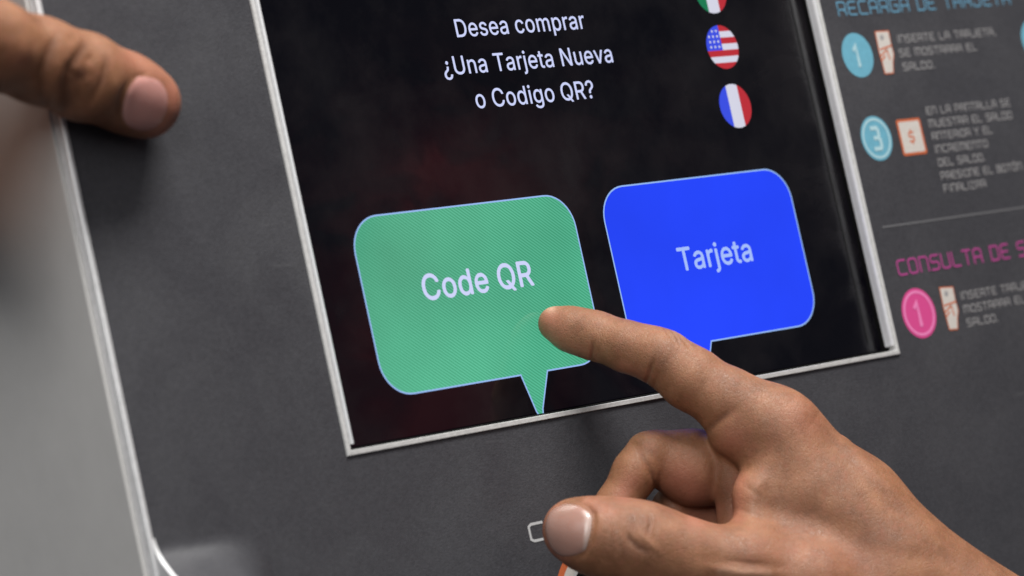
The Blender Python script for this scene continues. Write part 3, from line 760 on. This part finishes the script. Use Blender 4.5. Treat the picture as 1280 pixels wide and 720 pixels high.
R_STROKES = [
    # knuckle wrinkles of the index, crease lines on its side
    ([(840, 406), (854, 424), (866, 438)], 2.4, .62, None), ([(828, 405), (838, 420), (846, 432)], 2.2, .45, None), ([(852, 410), (870, 428), (886, 436)], 2.4, .62, None), ([(846, 407), (862, 426), (874, 436)], 1.9, .5, None), ([(834, 404), (846, 422), (852, 436)], 1.9, .42, None), ([(800, 396), (806, 408)], 2.2, .15, None), ([(758, 388), (766, 402)], 2, .2, None),
    ([(862, 416), (884, 434)], 2, .4, None), ([(842, 412), (862, 422)], 6, -.35, None),
    ([(737, 456), (740, 442), (742, 424)], 2.6, .55, None), ([(743, 454), (748, 436)], 2.0, .2, None),
    ([(806, 484), (811, 466), (817, 448)], 2.8, .75, None), ([(816, 490), (824, 464)], 2.4, .25, None),
    ([(765, 462), (800, 458)], 11, -.45, None), ([(694, 425), (730, 440)], 10, -.45, None),
    ([(748, 388), (762, 397), (772, 410)], 3, .2, None), ([(720, 400), (730, 412)], 8, -.15, None),
    ([(870, 550), (893, 529), (925, 508)], 6.0, .6, None),
    # knuckle and tendons on the back of the hand
    ([(990, 500), (1020, 522)], 16, -.9, None), ([(1004, 515), (1060, 575), (1130, 645)], 14, .5, None), ([(1040, 540), (1100, 600), (1180, 675)], 9, -.8, None),
    ([(945, 610), (975, 640), (1000, 665)], 24, 1.3, None), ([(955, 580), (935, 650)], 8, -.3, None),
    ([(1030, 630), (1140, 700)], 26, -.9, None), ([(970, 600), (1020, 588)], 16, .35, None),
    ([(920, 636), (945, 644), (975, 650)], 3.5, .35, None), ([(925, 602), (955, 625)], 4, .25, None), ([(1075, 690), (1190, 700)], 12, .35, None), ([(1120, 650), (1230, 735)], 7, .35, None),
    # thumb: joint wrinkles and fold
    ([(812, 642), (813, 656), (809, 670)], 2.6, .38, TH), ([(780, 666), (796, 684), (814, 692)], 4.6, .55, TH), ([(796, 664), (815, 682), (828, 694)], 4.0, -.35, TH), ([(790, 642), (783, 665), (788, 696)], 4.5, .28, TH),
    ([(796, 634), (801, 660)], 2.4, .22, TH), ([(775, 642), (771, 686)], 3.5, .18, TH), ([(821, 648), (818, 674)], 2.6, .2, TH), ([(765, 650), (762, 684)], 3.5, .12, TH),
    ([(870, 696), (930, 705), (1000, 714)], 11, .55, TH), ([(880, 708), (930, 716), (985, 716)], 5, -.5, TH), ([(905, 700), (960, 706)], 3, .25, TH),
    # nail fold of the thumb
    ([(712, 622), (734, 633), (742, 642), (742, 655), (738, 678), (732, 692), (718, 700)], 3.2, .65, TH), ([(726, 622), (746, 634), (752, 655), (744, 690)], 5, -.3, TH),
    ([(730, 632), (694, 630)], 2.4, .3, TH),
    # middle finger: crease in the bend
    ([(797, 562), (811, 583), (820, 604), (828, 640)], 3.4, .8, BK), ([(786, 552), (804, 564)], 6, .3, BK), ([(794, 544), (816, 558)], 3, .18, BK),
]
R_TONES = [(0, [(685, 395), (690, 420)], 16, .55), (0, [(700, 430), (735, 445)], 12, .35), (0, [(690, 628), (682, 665), (700, 700)], 14, .45), (0, [(735, 625), (760, 640)], 12, .3),
           (0, [(850, 600), (870, 620)], 26, .55), (0, [(790, 600), (780, 618)], 12, .4), (0, [(915, 550)], 20, .4), (0, [(870, 645), (890, 640)], 16, .5), (0, [(925, 600), (920, 645)], 10, .45),
           (0, [(780, 460), (805, 470)], 12, .3), (0, [(1000, 520), (1010, 530)], 24, .22), (0, [(960, 690), (1080, 700)], 30, .12),
           (1, [(846, 409), (858, 424), (868, 432)], 2.4, .22), (1, [(856, 413), (870, 426)], 2.4, .2), (1, [(876, 543), (893, 529), (910, 516)], 4, .45), (1, [(834, 406), (850, 430)], 2.2, .3), (1, [(862, 416), (884, 434)], 2, .3), (1, [(740, 452), (741, 430)], 2.5, .45), (1, [(809, 478), (815, 455)], 2.5, .42),
           (1, [(786, 672), (796, 684), (808, 690)], 5, .5), (1, [(900, 570), (908, 640)], 10, .3), (1, [(1030, 535), (1040, 548)], 8, .25), (1, [(1100, 660), (1250, 720)], 20, .12), (1, [(790, 645), (784, 690)], 5, .2), (1, [(811, 648), (810, 664)], 2.4, .3), (1, [(802, 569), (820, 604)], 3, .3), (1, [(960, 628), (985, 650)], 18, .16), (1, [(740, 640), (738, 690)], 3, .3),
           (1, [(1040, 545), (1110, 620)], 7, .12), (2, [(848, 413), (862, 420)], 10, .25), (2, [(680, 380), (688, 384)], 7, .6), (2, [(900, 714), (960, 717)], 5, .25)]
allp = np.array([p_ for _, ch in R_GROUPS for c_ in ch for p_ in (c_[0], c_[2])])
lo = np.array([allp[:, 0].min() - 12, C(1400, 900, 0)[1], allp[:, 2].min() - 16]); hi = np.array([C(1400, 500, 0)[0], allp[:, 1].max() + 14, allp[:, 2].max() + 26])
hand_r, v, q = make_hand('hand', R_GROUPS, lo, hi, .55, R_STROKES, R_TONES, 'right hand with its index finger pressing the green Code QR bubble')
nail(hand_r, v, q, [(682, 648), (688, 637), (701, 630), (717, 629), (730, 634), (740, 643), (740.5, 656), (737, 676), (731, 690), (718, 696), (702, 697), (690, 689), (682.5, 674), (680, 660)], .35,
     'pale thumb nail with a white base line', lambda x, y: np.clip((x - (730 - abs(y - 660) * .08)) / 6, 0, .5) + .08 * np.clip((700 - x) / 20, 0, 1))

# ---- left hand gripping the edge of the machine, thumb on the panel
t0 = P(184, 130, 10.8); t1 = P(150, 113, 12.5); t2 = P(104, 96, 16); t3 = P(50, 76, 19); t4 = P(-15, 55, 23); t5 = P(-90, 30, 26)
def Q(X, Y, h): return cam_pt((X, Y, h)) * 1000       # panel coordinates (m) -> camera space (mm)
yE = back(70, 100)[1]
L_GROUPS = [
    (1, chain([(t0, 10.9), (P(174, 124.5, 11), 11.4), (t1, 12.3), (t2, 13.7), (t3, 13.3), (t4, 14.0), (t5, 17), (Q(XL - .075, yE + .004, .012), 19)], 6)),
    (12, chain([(Q(XL - .060, yE - .004, .008), 14), (Q(XL - .086, yE - .002, .018), 19), (Q(XL - .108, yE + .022, .034), 22), (Q(XL - .140, yE + .055, .048), 24), (Q(XL - .175, yE + .090, .062), 26)], 10)),
]
for k in range(4):                     # four fingers along the side wall
    dy = .006 - .0175 * k; dl = (.0, .004, .001, -.010)[k]; r = (9.6, 9.8, 9.3, 8.0)[k]
    L_GROUPS.append((7, chain([(Q(XL - .088, yE + .012 + dy * .5, .026), 15), (Q(XL - .060, yE + dy, .004), r + 2.2)], 6)))
    L_GROUPS.append((2, chain([(Q(XL - .060, yE + dy, .004), r + 2), (Q(XL - .038, yE + dy + .003, -.036 - dl), r + .6), (Q(XL - .022, yE + dy + .003, -.057 - dl), r - .8), (Q(XL - .0135, yE + dy + .002, -.077 - dl), r - 1.8)], 4)))
L_STROKES = [([(68, 45), (52, 90), (56, 138)], 6, 1.0, None), ([(106, 54), (88, 85), (84, 110), (82, 148)], 6, 1.3, None), ([(116, 70), (106, 78)], 5, .5, None), ([(132, 75), (128, 100), (115, 128)], 4, .5, None),
             ([(92, 98), (100, 92)], 8, .8, None), ([(75, 70), (70, 110)], 6, -.5, None), ([(110, 95), (104, 125)], 7, -.5, None), ([(85, 50), (95, 45)], 6, .3, None),
             ([(165, 98), (154, 115), (149, 140), (152, 160)], 4.5, .7, None), ([(165, 98), (185, 92)], 3.5, .5, None), ([(145, 95), (141, 125)], 6, -.3, None),
             ([(20, 40), (30, 80)], 14, -.6, None)]
L_TONES = [(0, [(215, 110), (218, 145), (195, 168)], 15, .6), (0, [(160, 70), (205, 95)], 14, .4), (0, [(25, 75)], 14, .3), (1, [(104, 58), (88, 85), (84, 130)], 6, .6), (1, [(92, 100), (102, 92)], 9, .8), (1, [(66, 52), (54, 90), (56, 130)], 6, .5), (1, [(132, 75), (126, 105)], 5, .35),
           (1, [(150, 130), (152, 160)], 5, .3), (1, [(0, 90), (40, 115)], 25, .15)]
allp = np.array([p_ for _, ch in L_GROUPS for c_ in ch for p_ in (c_[0], c_[2])])
lo = allp.min(0) - 30; hi = allp.max(0) + 30
end = Q(XL - .150, yE - .055, .130)
hand_l, v, q = make_hand('hand', L_GROUPS, lo, hi, .9, L_STROKES, L_TONES, 'left hand gripping the machine edge with its thumb on the panel')
nail(hand_l, v, q, [(168, 97), (182, 93), (198, 97), (208, 108), (212, 122), (210, 140), (202, 156), (188, 165), (172, 166), (158, 160), (151, 146), (153, 126), (159, 110)], .2,
     'pinkish thumb nail', lambda x, y: .25 * np.clip((165 - x) / 8, 0, 1), .3, 1.0)
# ---- shirt sleeves beyond the wrists (outside the picture)
def sleeve(hand, pts, label):
    n_ = 28; pv = []; fs = []
    for i, (c, r) in enumerate(pts):
        d = pts[min(i + 1, len(pts) - 1)][0] - pts[max(i - 1, 0)][0]; d = d / np.linalg.norm(d)
        u = np.cross(d, [0, 0, 1.0]); u /= np.linalg.norm(u); w = np.cross(d, u)
        for j in range(n_):
            a = 2 * math.pi * j / n_; rr = r * (1 + .03 * math.sin(3 * a + i) + .02 * math.sin(7 * a - 2 * i))
            pv.append(c + (u * math.cos(a) + w * math.sin(a)) * rr)
    for i in range(len(pts) - 1):
        for j in range(n_): fs.append([i * n_ + j, i * n_ + (j + 1) % n_, i * n_ + n_ + (j + 1) % n_, i * n_ + n_ + j])
    o = link('sleeve', cam_to_world(np.array(pv) / 1000), fs, M_SLEEVE, hand, smooth=True); fix(o); o['label'] = label
    sm = o.modifiers.new('thickness', 'SOLIDIFY'); sm.thickness = .002
def path_pts(ks, n_=9):
    out = []
    for i in range(len(ks) - 1):
        (a, ra), (b_, rb) = ks[i], ks[i + 1]
        for j in range(n_): out.append((a + (b_ - a) * j / n_, ra + (rb - ra) * j / n_))
    out.append(ks[-1]); pc = np.array([o_[0] for o_ in out]); rr = [o_[1] for o_ in out]
    for _ in range(6): pc[1:-1] = pc[1:-1] * .5 + (pc[:-2] + pc[2:]) * .25
    return [(pc[i], rr[i] + (1.4 if i == 0 else 0)) for i in range(len(pc))]
def wq(x, y, z): return Q(x, z - Z0, -y)
sleeve(hand_r, path_pts([(C(1410, 878, dj + 8), 36), (C(1790, 1060, dj + 25), 46), (wq(.45, -.40, 1.00), 64), (wq(.51, -.50, 1.10), 72), (wq(.58, -.58, 1.22), 76), (wq(.70, -.66, 1.32), 74)]), 'red sleeve of the right arm')
sleeve(hand_l, path_pts([(Q(XL - .148, yE + .062, .051), 33), (Q(XL - .23, yE + .15, .09), 44), (Q(XL - .33, yE + .26, .14), 54)]), 'red sleeve of the left arm')
